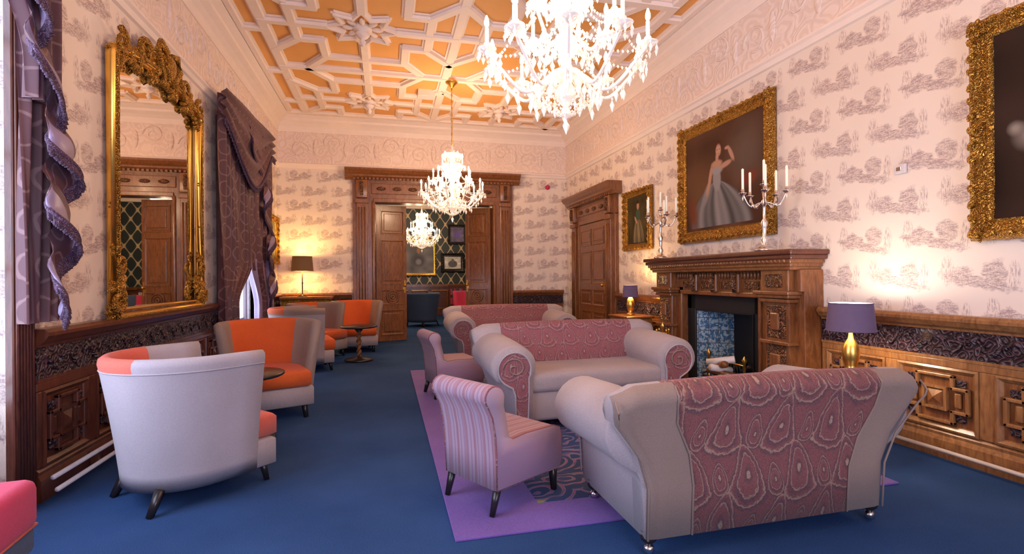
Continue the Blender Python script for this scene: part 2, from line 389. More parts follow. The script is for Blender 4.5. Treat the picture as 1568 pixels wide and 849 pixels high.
for cx in(-.25,2.03):
    for cy in(9.1,6.45,3.8,1.15):
        def R(a_,c_,w=.145): rib((cx+a_[0],cy+a_[1]),(cx+c_[0],cy+c_[1]),w)
        st=[]
        for i in range(16):
            r_=.42 if i%2==0 else .26; a_=i*pi/8; st.append((r_*math.cos(a_),r_*math.sin(a_)))
        for i in range(16): R(st[i],st[(i+1)%16],.085)
        for sx in(-1,1):
            R((sx*.44,0),(sx*.80,0)); R((sx*.80,0),(sx*A,0))
            for sy in(-1,1):
                if sx==1: R((0,sy*.44),(0,sy*.90)); R((0,sy*.90),(0,sy*Bb))
                R((sx*.80,sy*.42),(sx*.80,0)); R((sx*.80,sy*.42),(sx*.52,sy*.42)); R((sx*.52,sy*.42),(sx*.52,sy*.90)); R((sx*.52,sy*.90),(0,sy*.90))
                R((sx*.80,sy*.42),(sx*A,sy*.80)); R((sx*.52,sy*.90),(sx*.80,sy*Bb))
        b.lathe([(0,-.24),(.025,-.22),(.04,-.18),(.02,-.15),(.06,-.13),(.09,-.09),(.05,-.07),(.11,-.05),(.12,0)],(cx,cy,H),PLASTER,12)
        for i in range(8):
            a=i*pi/4; b.ell((cx+.17*math.cos(a),cy+.17*math.sin(a),H-.02),(.08,.035,.03),PLASTER,8,5,Matrix.Rotation(a,3,'Z'))
for yc in(7.775,5.125,2.475): rib((-1.39,yc),(3.17,yc),.15)
for xx in(-1.39,.89,3.17): rib((xx,-.2),(xx,YB),.16)
for xx in(XL+.28,XR-.28): rib((xx,-.2),(xx,YB),.12)
y=.2
while y<YB:
    rib((XL+.28,y),(-1.39,y),.14); rib((3.17,y),(XR-.28,y),.14); y+=1.3
rib((XL+.2,YB-.3),(XR-.2,YB-.3),.14)
b.obj('trim_ceiling_ribs')
b=B(); b.b2(.53,.80,8.35,8.55,H-.1,H-.0,PLASTER)
for i in range(6): b.b2(.55,.78,8.37+i*.03,8.385+i*.03,H-.105,H-.1,WHITE)
b.obj('ceiling_vent')

# wainscot
def wains(name,L,loc,th,wd,fr,carv):
    b=B()
    b.b2(0,L,-.03,0,.0,.95,wd)
    b.prism([(0,0),(-.06,0),(-.06,.12),(-.045,.15),(-.05,.17),(-.03,.19),(0,.19)],0,L,fr,'yz')
    b.b2(0,L,-.045,-.02,.62,.67,fr,.006); b.b2(0,L,-.05,-.02,.67,.69,fr)
    b.b2(0,L,-.042,-.02,.69,.87,carv)
    b.prism([(0,.87),(-.05,.87),(-.055,.885),(-.075,.90),(-.095,.93),(-.10,.935),(-.10,.955),(-.08,.975),(0,.975)],0,L,fr,'yz')
    n=max(1,int(L/.22))
    for i in range(n):
        c=(i+.5)*L/n
        pts=[(c-.1+.2*j/14,-.045,.78+.05*math.sin(2*pi*j/14)) for j in range(15)]
        b.tube(pts,.010,carv,5)
        for sg in(-1,1): b.ell((c+sg*.05,-.045,.78-sg*.035),(.03,.012,.022),carv,8,5)
    n=max(1,round(L/.6)); w=L/n
    for i in range(n+1): b.b2(max(0,i*w-.045),min(L,i*w+.045),-.045,-.02,.19,.62,fr,.006)
    for i in range(n):
        x0,x1=i*w+.045,(i+1)*w-.045; z0,z1=.19,.62
        b.ring(x0,x1,z0,z1,[(0,-.03),(.0,-.050),(.015,-.056),(.035,-.038),(.04,-.03)],fr)
        cx,cz=(x0+x1)/2,(z0+z1)/2; hw,hh=(x1-x0)/2-.06,(z1-z0)/2-.06
        a1,a2,c1,c2=hw,hw*.55,hh*.50,hh
        cross=[(-a1,-c1),(-a2,-c1),(-a2,-c2),(a2,-c2),(a2,-c1),(a1,-c1),(a1,c1),(a2,c1),(a2,c2),(-a2,c2),(-a2,c1),(-a1,c1)]
        for (dx,dz),(ex,ez) in zip(cross,cross[1:]+cross[:1]):
            b.b2(cx+min(dx,ex)-.012,cx+max(dx,ex)+.012,-.060,-.03,cz+min(dz,ez)-.012,cz+max(dz,ez)+.012,fr,.006)
        p=min(hw,hh)*.52
        b.ring(cx-p,cx+p,cz-p,cz+p,[(0,-.03),(0,-.058),(.018,-.058),(.018,-.03)],fr)
        q=p*.8; vs=[(cx-q,-.038,cz-q),(cx+q,-.038,cz-q),(cx+q,-.038,cz+q),(cx-q,-.038,cz+q),(cx,-.068,cz)]
        b.add(vs,[(0,1,4),(1,2,4),(2,3,4),(3,0,4)],wd)
        for sx in(-1,1):
            xx=cx+sx*(hw+p)/2; b.b2(xx-.02,xx+.02,-.05,-.03,cz-.05,cz+.05,fr,.008)
            for sz in(-1,1): b.b2(cx+sx*(a1+a2)/2-.03,cx+sx*(a1+a2)/2+.03,-.045,-.03,cz+sz*(c1+c2)/2-.025,cz+sz*(c1+c2)/2+.025,carv,.006)
    return b.obj(name,loc,th)
wains('trim_wainscot_left',WB[0]-WA[1]-.20,(XL,WA[1]+.17,0),pi/2,WD,WD,CARVD)
wains('trim_wainscot_left',YB-WB[1]-.05,(XL,WB[1]+.05,0),pi/2,WD,WD,CARVD)
wains('trim_wainscot_right',3.66-YR,(XR,3.66,0),-pi/2,WM,WH,CARVD)
wains('trim_wainscot_right',7.68-6.14,(XR,7.68,0),-pi/2,WH,WM,CARVD)
wains('trim_wainscot_back',-.62-XL-.1,(XL+.1,YB,0),0,WM,WM,CARVD)
wains('trim_wainscot_back',XR-2.52-.1,(2.52,YB,0),0,WM,WM,CARVD)
b=B()
for z,x in((.06,XL+.12),(.13,XL+.10)): b.tube([(x,WA[1]+.2,z),(x,6.3,z)],.014,WHITE,8)
for yy in(3.9,4.9,5.9): b.b2(XL+.065,XL+.11,yy-.012,yy+.012,.05,.14,WD)
b.obj('heating_pipes')
b=B(); b.tube([(XR-.12,-1,.07),(XR-.12,3.5,.07)],.014,WHITE,8)
for yy in(1.2,2.2,3.2): b.b2(XR-.12,XR-.065,yy-.012,yy+.012,.05,.08,WH)
b.obj('heating_pipes')

def window(name,W,Hh,loc,th,nx=3,nz=5,wd=WHITE):
    b=B(); b.ring(0,W,0,Hh,[(0,.0),(0,-.06),(.06,-.06),(.09,-.03),(.09,.0)],wd)
    for i in range(1,nx): b.b2(W*i/nx-.018,W*i/nx+.018,-.04,-.01,.06,Hh-.06,wd)
    for j in range(1,nz): b.b2(.06,W-.06,-.04,-.01,Hh*j/nz-.018,Hh*j/nz+.018,wd)
    b.b2(.06,W-.06,-.035,-.01,.06,.55,wd)
    return b.obj(name,loc,th)
window('window_1',WA[1]-WA[0],WA[2],(XL-.22,WA[0],0),pi/2)
window('window_2',WB[1]-WB[0],WB[2],(XL-.22,WB[0],0),pi/2)
window('window_3',3.0,3.3,(2.6,YR-.1,0),pi,4,5)
b=B()
for w in(WA,WB):
    for yy,sg in((w[0],-1),(w[1],1)):
        W_=.16 if w is WA else .05
        b.b2(XL-.12,XL+.04,yy,yy+sg*W_,0,w[2],WD,.01); b.b2(XL-.22,XL-.12,yy-sg*.02,yy,0,w[2],WHITE,.01)
        for j in range(6 if w is WA else 3): b.tube([(XL+.045,yy+sg*(.015+.024*j if w is WA else .012+.013*j),0),(XL+.045,yy+sg*(.015+.024*j if w is WA else .012+.013*j),w[2])],.009,WD,6)
    b.b2(XL-.12,XL+.04,w[0],w[1],w[2],w[2]+.06,WD,.01)
    b.b2(XL-.16,XL-.125,w[0],w[1],0,.04,WHITE)
b.obj('trim_window_architrave')

# ---------------------------------------------------------------- door surrounds
def surround(name,W,Hop,loc,th,wd,cor,top,side=.34,dep=.12):
    b=B(); h=W/2
    for sg in(-1,1):
        x0,x1=sorted((sg*h,sg*(h+side)))
        b.b2(x0,x1,-dep*.55,0,0,Hop+.05,wd,.008)
        c=sg*(h+side*.55); b.b2(c-side*.26,c+side*.26,-dep,-.02,.28,Hop-.02,wd,.01)
        b.b2(c-side*.34,c+side*.34,-dep-.03,-.02,0,.28,wd,.012)
        for j in range(3): b.tube([(c+(j-1)*side*.14,-dep-.004,.4),(c+(j-1)*side*.14,-dep-.004,Hop-.12)],.014,wd,6)
        b.b2(c-side*.32,c+side*.32,-dep-.03,-.02,Hop-.05,Hop+.03,wd,.01)
        b.b2(sg*h-.03,sg*h+.03,-.09,.0,0,Hop,wd,.015)
    b.b2(-h,h,-.09,0,Hop-.02,Hop+.06,wd,.012)
    b.b2(-h-side,h+side,-dep*.6,0,Hop+.03,top-.12,wd)
    b.b2(-h-side*.1,h+side*.1,-dep*.6-.02,-.02,Hop+.14,top-.26,wd,.01)
    nb=int(W/.28)
    for i in range(nb):
        x=-h+(i+.5)*W/nb; b.ell((x,-dep*.6-.025,(Hop+top-.12)/2+.0),(.09,.02,.04),cor,10,5)
    for sg in(-1,1):
        c=sg*(h+side*.55); b.b2(c-side*.28,c+side*.28,-dep-.03,-.02,Hop+.05,top-.2,wd,.015)
        b.tube([(c,-dep-.035,Hop+.1),(c,-dep-.05,Hop+.2),(c,-dep-.04,top-.24)],.03,cor,8)
    cr=[(0,top-.2),(-dep,top-.2),(-dep-.02,top-.17),(-dep-.06,top-.14),(-dep-.06,top-.11),(-dep-.10,top-.08),(-dep-.14,top-.03),(-dep-.14,top),(0,top)]
    b.prism(cr,-h-side-.13,h+side+.13,wd,'yz')
    nd=int((W+2*side)/.07)
    for i in range(nd):
        x=-h-side+(i+.5)*(W+2*side)/nd; b.b2(x-.018,x+.018,-dep-.045,-dep,top-.2,top-.165,wd)
    return b.obj(name,loc,th)
surround('trim_door_surround_back',DX1-DX0,2.72,((DX0+DX1)/2,YB,0),0,WM,CARVM,3.32,.38,.12)
b=B()
b.b2(DX0-.01,DX0+.03,YB,YB+.3,0,DZ,WM);b.b2(DX1-.03,DX1+.01,YB,YB+.3,0,DZ,WM);b.b2(DX0,DX1,YB,YB+.3,DZ-.03,DZ,WM); b.obj('trim_door_lining')
def leaf(name,w,h,loc,th,wd,flip=1,cols=1):
    b=B(); b.b2(0,w,-.022,.022,.01,h,wd)
    sp=[(.12,.62),(.72,1.02),(1.12,h-.5 if h<2.4 else 2.0),(h-.4 if h<2.4 else 2.1,h-.1)]
    for fy in(-1,1):
        for z0,z1 in sp:
            for c in range(cols):
                cw=(w-.08)/cols; xa=.05+c*cw+.03; xb=.03+(c+1)*cw-.0
                pr=[(0,fy*.022),(0,fy*.036),(.018,fy*.036),(.035,fy*.024),(.035,fy*.022)]
                b.ring(xa,xb,z0,z1,pr,wd)
                mx=(xa+xb)/2;mz=(z0+z1)/2;a=(xb-xa)/2-.07;c2=(z1-z0)/2-.07
                if cols==1 and abs(z0-.72)<.01:
                    for rr,ww in((.12,.014),(.075,.012),(.03,.02)):
                        b.tube([(mx+rr*math.cos(2*pi*q/24),fy*.03,mz+rr*math.sin(2*pi*q/24)) for q in range(24)],ww,wd,6,True)
                elif a>.02: b.box((mx,fy*.026,mz),(2*a,.02,2*c2),wd,.008)
    xh=w-.05 if flip>0 else .05
    for fy in(-1,1):
        b.b2(xh-.025,xh+.025,fy*.022,fy*.03,.95,1.2,GOLDP); b.ell((xh,fy*.07,1.1),(.028,.028,.028),GOLDP); b.tube([(xh,fy*.02,1.1),(xh,fy*.06,1.1)],.01,GOLDP)
    return b.obj(name,loc,th)
leaf('door_1',.60,2.68,(DX0+.04,YB+.12,0),math.radians(14),WM)
leaf('door_2',.56,2.68,(DX1-.04,YB+.12,0),math.radians(180-32),WM)
surround('trim_door_surround_right',1.25,2.25,(XR,8.68,0),-pi/2,WM,CARVM,2.80,.34,.12)
leaf('door_3',1.21,2.22,(XR-.05,9.285,0),-pi/2,WM,1,2)

# ---------------------------------------------------------------- fireplace
b=B()
b.b2(-.85,.85,-.70,-.24,0,.03,IRON,.008)
for sg in(-1,1):
    def X(a_,c_): return sorted((sg*a_,sg*c_))
    x0,x1=X(.66,1.2); b.b2(x0,x1,-.2,0,0,1.12,WM,.008)
    x0,x1=X(.74,1.16); b.b2(x0,x1,-.30,-.1,0,.16,WM,.01)
    x0,x1=X(.80,1.10); b.b2(x0,x1,-.27,-.1,.16,1.04,WM,.01)
    x0,x1=X(.84,1.06); b.b2(x0,x1,-.285,-.2,.22,.62,CARVM,.01); b.b2(x0,x1,-.285,-.2,.68,.98,CARVM,.01)
    c=sg*.95
    b.box((c,-.29,.42),(.12,.03,.24),WM,.012); b.box((c,-.29,.83),(.1,.03,.16),WM,.012)
    for z,w,d in((.64,.36,.31),(1.02,.36,.31),(1.06,.40,.33),(1.09,.44,.35)): b.box((c,-d/2,z),(w,d,.035),WM,.008)
    x0,x1=X(.78,1.12); b.b2(x0,x1,-.30,0,1.1,1.30,WM,.01); b.box((c,-.305,1.2),(.2,.02,.12),CARVM,.008)
    x0,x1=X(1.12,1.2); b.b2(x0,x1,-.24,0,1.1,1.30,WM,.01)
    b.add([(sg*.50,-.12,.0),(sg*.34,.28,.0),(sg*.34,.28,.86),(sg*.50,-.12,.86)],[(0,1,2,3)],TILE)
    x0,x1=X(.50,.67); b.b2(x0,x1,-.14,-.02,0,1.04,IRON,.006)
    x0,x1=X(.655,.69); b.b2(x0,x1,-.23,-.1,0,1.06,WM,.01)
b.b2(-.78,.78,-.20,0,1.04,1.30,WM)
b.b2(-.69,.69,-.23,-.1,1.03,1.08,WM,.01)
b.b2(-.67,.67,-.14,-.02,.86,1.04,IRON)
b.ring(-.5,.5,-.06,.86,[(0,-.14),(0,-.155),(.01,-.155),(.02,-.14)],IRON)
for i in range(30):
    x=-.75+i*.05; b.ell((x,-.205,1.25),(.018,.02,.045),WM,8,5)
for xx in(-.36,0,.36):
    b.box((xx,-.22,1.17),(.10,.08,.20),WM,.012); b.tube([(xx,-.25,1.08),(xx,-.28,1.16),(xx,-.26,1.27)],.028,CARVM,8)
for xx in(-.55,-.18,.18,.55): b.box((xx,-.205,1.15),(.2,.02,.09),CARVM,.008)
for z,w,d in((1.315,2.36,.33),(1.345,2.40,.35),(1.375,2.44,.37),(1.41,2.50,.39),(1.45,2.54,.41)):
    b.box((0,-d/2,z),(w,d,.045),WM if z<1.4 else WD,.012)
for i in range(47): b.ell((-1.15+i*.05,-.365,1.375),(.018,.02,.02),WM,6,4)
b.b2(-.36,.36,.27,.3,0,.88,IRON); b.b2(-.5,.5,-.12,.3,.86,.88,IRON); b.b2(-.5,.5,-.14,.3,-.005,.02,IRON)
for i in range(12): b.tube([(-.26+i*.047,-.06,.12),(-.26+i*.047,-.09,.30)],.007,IRON,6)
b.tube([(-.29,-.09,.30),(.29,-.09,.30)],.012,GOLDP,8); b.tube([(-.29,-.06,.12),(.29,-.06,.12)],.01,IRON,6)
for sg in(-1,1):
    b.lathe([(.03,0),(.012,.03),(.014,.3),(.03,.33),(.0,.38)],(sg*.3,-.1,.03),GOLDP,10)
for i in range(9):
    b.ell((-.22+.055*i,.05+.03*(i%2),.2+.03*(i%3)),(.05,.06,.045),IRON,7,5)
b.obj('fireplace',(XR,4.88,0),-pi/2)
b=B(); pts=[(-.88,-.42,.14),(-.88,-.725,.14),(.88,-.725,.14),(.88,-.42,.14)]
b.tube(pts,.009,GOLDP,8); b.tube([(p[0]*1.0,p[1],.02) for p in pts],.012,GOLDP,8)
for i in range(36): b.tube([(-.88+i*.0503,-.725,.0),(-.88+i*.0503,-.725,.14)],.004,GOLDP,5)
b.obj('fireplace_fender',(XR,4.88,0),-pi/2)
b=B(); b.lathe([(.11,0),(.11,.02),(.03,.04),(.012,.06),(.012,.6),(.03,.63),(0,.68)],(0,0,0),GOLDP,14)
for i in range(4):
    a=i*pi/2; x,y=.08*math.cos(a),.08*math.sin(a); b.tube([(x,y,.56),(x*1.1,y*1.1,.1)],.006,GOLDP,6); b.ell((x,y,.58),(.015,.015,.02),GOLDP); b.box((x*1.1,y*1.1,.12),(.05,.02,.09),IRON,.006)
b.tube([(-.09,0,.55),(.09,0,.55)],.006,GOLDP); b.tube([(0,-.09,.55),(0,.09,.55)],.006,GOLDP)
b.obj('fire_companion_set',(XR-.55,5.42,.03),0)
b=B()
for i in range(14):
    a=2*pi*i/14; b.tube([(.12*math.cos(a),.12*math.sin(a),.01),(.17*math.cos(a),.17*math.sin(a),.24)],.006,IRON,5)
for z,r in((.02,.12),(.13,.145),(.24,.17)): b.tube([(r*math.cos(2*pi*i/20),r*math.sin(2*pi*i/20),z) for i in range(20)],.008,IRON,6,True)
for i in range(6): 
    a=i*1.1; b.tube([(-.13*math.cos(a),-.13*math.sin(a),.15+.04*i),(.13*math.cos(a),.13*math.sin(a),.2+.04*i)],.035,WHITE if i%2 else WM,8)
b.obj('log_basket',(XR-.50,4.42,.03),0)

# ---------------------------------------------------------------- ornate frames and portraits
def leafs(b,c,size,n,m,spread=2*pi,a0=0,y=-.04):
    for i in range(n):
        a=a0+spread*(i/(n-1 if spread<6 else n)); r=size*random.uniform(.55,.8)
        M=Matrix.Rotation(-a,3,'Y')
        b.ell((c[0]+r*math.cos(a)*.6,y-random.uniform(0,.02),c[1]+r*math.sin(a)*.6),(r*.6,size*.22,size*.17),m,8,5,M)
    b.ell((c[0],y-.03,c[1]),(size*.28,size*.28,size*.28),m,10,6)
t=NT('oil_paint'); k=t.n.new('ShaderNodeVertexColor'); k.layer_name='paint'; t.l.new(k.outputs[0],t.b.inputs['Base Color']); t.bump(t.noise(scale=60),.1,.001); PAINT=t.fin(.75,spec=.04)
def frame(name,W,Hh,loc,th,fw=.16,orn=.11,col=GOLD,shapes=None,bg=(.05,.03,.02)):
    b=B(); x0,x1=-W/2,W/2
    pr=[(0,0),(0,-.03),(fw*.12,-.06),(fw*.3,-.08),(fw*.42,-.06),(fw*.5,-.045),(fw*.75,-.04),(fw*.85,-.05),(fw,-.03),(fw,0)]
    b.ring(x0,x1,0,Hh,pr,col,True)
    for cx in(x0+fw*.45,x1-fw*.45):
        for cz in(fw*.45,Hh-fw*.45): leafs(b,(cx,cz),orn,9,col)
    for cx,cz in((0,fw*.35),(0,Hh-fw*.35),(x0+fw*.35,Hh/2),(x1-fw*.35,Hh/2)): leafs(b,(cx,cz),orn*.8,8,col)
    n=int(W/.09)
    for i in range(n):
        x=x0+(i+.5)*W/n
        for z in(fw*.28,Hh-fw*.28): b.ell((x,-.078,z),(.035,.014,.022),col,7,4,Matrix.Rotation(.5*(-1)**i,3,'Y'))
    n=int(Hh/.09)
    for i in range(n):
        z=(i+.5)*Hh/n
        for x in(x0+fw*.28,x1-fw*.28): b.ell((x,-.078,z),(.022,.014,.035),col,7,4,Matrix.Rotation(.5*(-1)**i,3,'Y'))
    o=b.obj(name,loc,th)
    nx,nz=int(170),int(170*Hh/W)
    U,V=np.meshgrid((np.arange(nx)+.5)/nx,(np.arange(nz)+.5)/nz)
    rs=np.random.RandomState(3); C=np.zeros((nz,nx,3)); C[:]=bg
    low=rs.rand(8,8); ii=(V*6.99);jj=(U*6.99); i0=ii.astype(int);j0=jj.astype(int);fi=ii-i0;fj=jj-j0
    nz_=low[i0,j0]*(1-fi)*(1-fj)+low[i0+1,j0]*fi*(1-fj)+low[i0,j0+1]*(1-fi)*fj+low[i0+1,j0+1]*fi*fj
    C*=(.6+.9*nz_)[...,None]
    for sh in (shapes or []):
        kind=sh[0]
        if kind=='e':
            _,cx,cy,rx,ry,ang,colr,soft=sh; dx=(U-cx);dy=(V-cy)*Hh/W; ca,sa=math.cos(ang),math.sin(ang); p=dx*ca+dy*sa;q=-dx*sa+dy*ca
            d=np.sqrt((p/rx)**2+(q/ry)**2)
        else:
            _,cx,cy,cy2,w1,w2,colr,soft=sh; tt=np.clip((cy-V)/(cy-cy2),0,1); w=w1+(w2-w1)*np.sin(tt*1.5708)**.75; d=np.abs(U-cx-.02*tt)/w; d=np.where((V>cy)|(V<cy2),9,d)
        a_=np.clip((1-d)/soft,0,1)[...,None]; c3=np.array(colr)[None,None,:]
        if kind=='s':
            q=(U-cx)/(w+.01); fold=.62+.22*np.sin(q*9+V*3)+.16*np.sin(q*23+V*9)*(.4+.6*(1-V)); fold*=1-.35*np.clip(q,-1,1)**2; c3=c3*fold[...,None]
        C=C*(1-a_)+c3*a_
    xs=np.linspace(x0+fw*.9,x1-fw*.9,nx+1); zs=np.linspace(fw*.9,Hh-fw*.9,nz+1)
    vs=[(x,-.02,z) for z in zs for x in xs]; fs=[(j*(nx+1)+i,j*(nx+1)+i+1,(j+1)*(nx+1)+i+1,(j+1)*(nx+1)+i) for j in range(nz) for i in range(nx)]
    me=bpy.data.meshes.new('canvas'); me.from_pydata(vs,[],fs)
    ca=me.color_attributes.new('paint','FLOAT_COLOR','CORNER')
    arr=np.ones((nz*nx,4,4)); arr[:,:,:3]=C.reshape(-1,1,3); ca.data.foreach_set('color',arr.ravel().astype(np.float32))
    me.materials.append(PAINT); c=bpy.data.objects.new('canvas',me); scene.collection.objects.link(c); c.parent=o
    return o
skin=(.46,.25,.16);dress=(.30,.275,.265)
lady=[('e',.25,.4,.35,.35,0,(.15,.075,.035),.8),('e',.80,.65,.28,.35,0,(.13,.085,.06),.8),('e',.85,.2,.2,.3,0,(.08,.035,.022),.8),
 ('s',.44,.46,.04,.05,.42,dress,.12),('e',.30,.36,.05,.14,-.5,(.25,.23,.22),.5),
 ('e',.44,.49,.06,.12,.05,(.29,.265,.255),.3),('e',.44,.58,.095,.05,0,(.32,.29,.28),.4),
 ('e',.44,.635,.085,.038,0,skin,.4),('e',.445,.69,.024,.055,0,skin,.4),('e',.46,.79,.055,.072,0,(.08,.03,.018),.4),('e',.462,.76,.041,.06,0,(.52,.29,.19),.4),
 ('e',.447,.768,.007,.005,0,(.1,.05,.04),.6),('e',.477,.768,.007,.005,0,(.1,.05,.04),.6),('e',.463,.73,.012,.005,0,(.38,.1,.08),.6),
 ('e',.55,.605,.095,.028,.2,skin,.4),('e',.62,.69,.024,.09,.5,skin,.4),('e',.57,.755,.034,.017,0,skin,.4),('e',.355,.53,.026,.12,-.25,skin,.4),('e',.32,.41,.024,.075,-.3,skin,.4),
 ('e',.82,.42,.12,.07,.2,(.20,.05,.03),.6),('e',.10,.2,.1,.2,.2,(.18,.06,.03),.7)]
frame('portrait_painting',1.64,1.44,(XR-.01,5.03,1.65),-pi/2,.14,.10,shapes=lady,bg=(.095,.045,.026))
fig2=[('s',.5,.5,.04,.1,.3,(.30,.23,.13),.3),('e',.5,.6,.12,.16,0,(.06,.09,.06),.3),('e',.5,.78,.07,.1,0,skin,.4),('e',.5,.86,.08,.05,0,(.04,.02,.015),.4),('e',.4,.5,.04,.12,.6,skin,.4)]
frame('portrait_painting',.84,.92,(XR-.01,7.0,1.64),-pi/2,.10,.06,shapes=fig2,bg=(.06,.045,.02))
fig3=[('e',.35,.45,.22,.3,.1,(.04,.026,.02),.5),('e',.18,.42,.09,.10,.4,(.20,.165,.14),.8),('e',.12,.47,.05,.05,0,(.26,.22,.18),.8),('e',.4,.8,.07,.1,0,skin,.4)]
frame('portrait_painting',1.25,1.40,(XR-.01,1.87,1.46),-pi/2,.13,.08,shapes=fig3,bg=(.032,.018,.013))
frame('gilt_framed_picture',.80,.85,(XL+.01,9.55,1.5),pi/2,.10,.07,shapes=[('e',.5,.5,.3,.3,0,(.4,.3,.2),.6)],bg=(.25,.2,.1))
fig4=[('e',.5,.4,.3,.25,0,(.12,.12,.14),.5),('e',.5,.7,.07,.12,0,skin,.4),('e',.5,.35,.12,.12,0,(.3,.3,.34),.5)]
frame('gilt_framed_picture',1.15,1.25,(1.05,16.98,1.3),0,.10,.05,col=GOLDP,shapes=fig4,bg=(.2,.2,.22))
frame('small_framed_picture',.62,.66,(2.33,16.98,2.35),0,.09,.02,col=BLACKW,shapes=[('e',.5,.5,.25,.3,0,(.2,.15,.6),.6)],bg=(.2,.17,.3))
frame('small_framed_picture',.78,.64,(2.17,16.98,1.42),0,.12,.02,col=BLACKW,shapes=[('e',.5,.4,.3,.25,0,(.15,.15,.18),.2),('e',.5,.65,.1,.15,0,(.2,.2,.2),.3)],bg=(.7,.68,.66))

# ---------------------------------------------------------------- big gilt mirror
b=B(); W=1.72
outl=[(-W/2,0),(W/2,0),(W/2,1.88)]+[( W/2*math.cos(pi*i/20)*1.0,1.90+.14*math.sin(pi*i/20)) for i in range(21)]+[(-W/2,1.88)]
b.tube([(p[0],-.05,p[1]) for p in outl],.042,GOLDP,10,True)
b.tube([(p[0]*1.01,-.085,p[1]) for p in outl],.016,GOLD,8,True)
b.tube([(p[0]*.94,-.045,.05+p[1]*.96) for p in outl],.016,GOLDP,8,True)
b.prism([(p[0]*.95,.05+p[1]*.962) for p in outl],-.02,-.012,MIRROR)
def scr(cx,cz,r,dirn,turns=1.4,a0=0,rad=.03):
    pts=[];n=24
    for i in range(n):
        t_=i/(n-1); a=a0+dirn*t_*turns*2*pi; rr=r*(1-.8*t_); pts.append((cx+rr*math.cos(a),-.08-.02*t_,cz+rr*math.sin(a)))
    b.tube(pts,[rad*(1-.6*i/n) for i in range(n)],GOLD,7)
for sg in(-1,1):
    scr(sg*.88,.12,.10,sg,1.3,pi/2); scr(sg*.84,.38,.07,-sg,1.3,-pi/2,.02); leafs(b,(sg*.82,.22),.14,9,GOLD); leafs(b,(sg*.84,.5),.09,8,GOLD); leafs(b,(sg*.86,.04),.13,8,GOLD)
    for q in(.8,1.25,1.6): leafs(b,(sg*.86,q),.05,7,GOLD)
    scr(sg*.80,2.0,.10,sg,1.3,pi/2,.025); leafs(b,(sg*.80,1.88),.13,9,GOLD); leafs(b,(sg*.64,1.98),.13,9,GOLD)
    scr(sg*.42,2.08,.12,-sg,1.3,0,.03); leafs(b,(sg*.5,1.98),.14,9,GOLD); leafs(b,(sg*.34,2.12),.12,9,GOLD); leafs(b,(sg*.2,2.02),.16,10,GOLD)
    b.tube([(sg*.10,-.09,2.0),(sg*.24,-.1,2.18),(sg*.17,-.1,2.28),(sg*.05,-.1,2.24)],.03,GOLD,7)
leafs(b,(0,2.1),.2,12,GOLD); leafs(b,(0,2.24),.10,9,GOLD); b.ell((0,-.1,2.12),(.08,.05,.11),GOLD,12,8)
b.obj('gilt_mirror',(XL+.01,5.07,.98),pi/2)

# ---------------------------------------------------------------- curtains
def sheet(b,yl,yr,z0,z1,xb,amp,folds,m,nz=40,nf=110,ph=0,mf=None):
    rows=[]
    for i in range(nz+1):
        z=z0+(z1-z0)*i/nz; a,c=yl(z),yr(z); r=[]
        for j in range(nf+1):
            tt=j/nf; r.append((xb+amp*math.sin(2*pi*folds*tt+ph+.6*math.sin(z*1.7))+.3*amp*math.sin(2*pi*folds*2.3*tt+z),a+(c-a)*tt,z))
        rows.append(r)
    b.grid(rows,m,mf=mf)
def ss(a,c,x): 
    t_=max(0,min(1,(x-a)/(c-a))); return t_*t_*(3-2*t_)
def tail(pts,xb,drop=.17,sat=1):
    P=[]
    n=len(pts)
    for k in range(n-1):
        for q in range(14):
            t_=q/14; s_=t_*t_*(3-2*t_); P.append((pts[k][0]+(pts[k+1][0]-pts[k][0])*s_,pts[k][1]+(pts[k+1][1]-pts[k][1])*t_,k,t_))
    rows=[];ms=[]
    for i,(y,z,k,t_) in enumerate(P):
        w=math.sin(pi*t_); fw=.05 if k%2 else -.03
        r=[]
        for j in range(8):
            a=j/7; r.append((xb+fw*w*a+.03*a+.012*math.sin(a*8+i*.3),y*(1)+( .02*math.sin(a*6)),z+drop*(1-a)+.02*math.sin(i*.5)*(1-a)))
        rows.append(r); ms.append(SATIN if k%2==sat else CURT)
    b.grid(rows,CURT,mf=lambda i,j:ms[i] if j>2 else CURT)
    ed=[r[-1] for r in rows]; b.tube(ed,.014,FRINGE,6)
    for i in range(len(ed)-1):
        for q in(0,.5):
            e=[ed[i][m]+(ed[i+1][m]-ed[i][m])*q for m in range(3)]
            b.tube([e,(e[0]+.012,e[1]+random.uniform(-.012,.012),e[2]-.065)],[.006,.010],FRINGE,4)
b=B()
sheet(b,lambda z:6.38+.05*ss(1.6,.9,z),lambda z:7.0+.72*ss(.95,1.5,z),.62,3.36,XL+.13,.045,7,CURT)
def mfar(i,j):
    return SATIN if (i<18 and (j//9)%2==0) or (i<16 and j<30) else CURT
sheet(b,lambda z:8.0-.45*ss(.85,1.5,z),lambda z:8.95,.03,3.36,XL+.14,.045,7,CURT,mf=mfar)
rows=[]
for i in range(25):
    s_=i/24; r=[]
    for j in range(61):
        t_=j/60; y=6.33+2.66*t_; q=t_; dr=.35+.62*math.sin(pi*min(1,q*1.15))**1.2
        z=3.40+.12*(t_>.0)*t_-dr*s_; r.append((XL+.19+.03*math.sin(s_*20+3*abs(t_-.5))+.03*math.sin(pi*t_),y,z))
    rows.append(r)
b.grid(rows,CURT)
b.tube([(rows[-1][j][0]+.01,rows[-1][j][1],rows[-1][j][2]) for j in range(61)],.018,FRINGE,6)
for j in range(0,61): b.tube([rows[-1][j],(rows[-1][j][0],rows[-1][j][1],rows[-1][j][2]-.07)],.009,FRINGE,5)
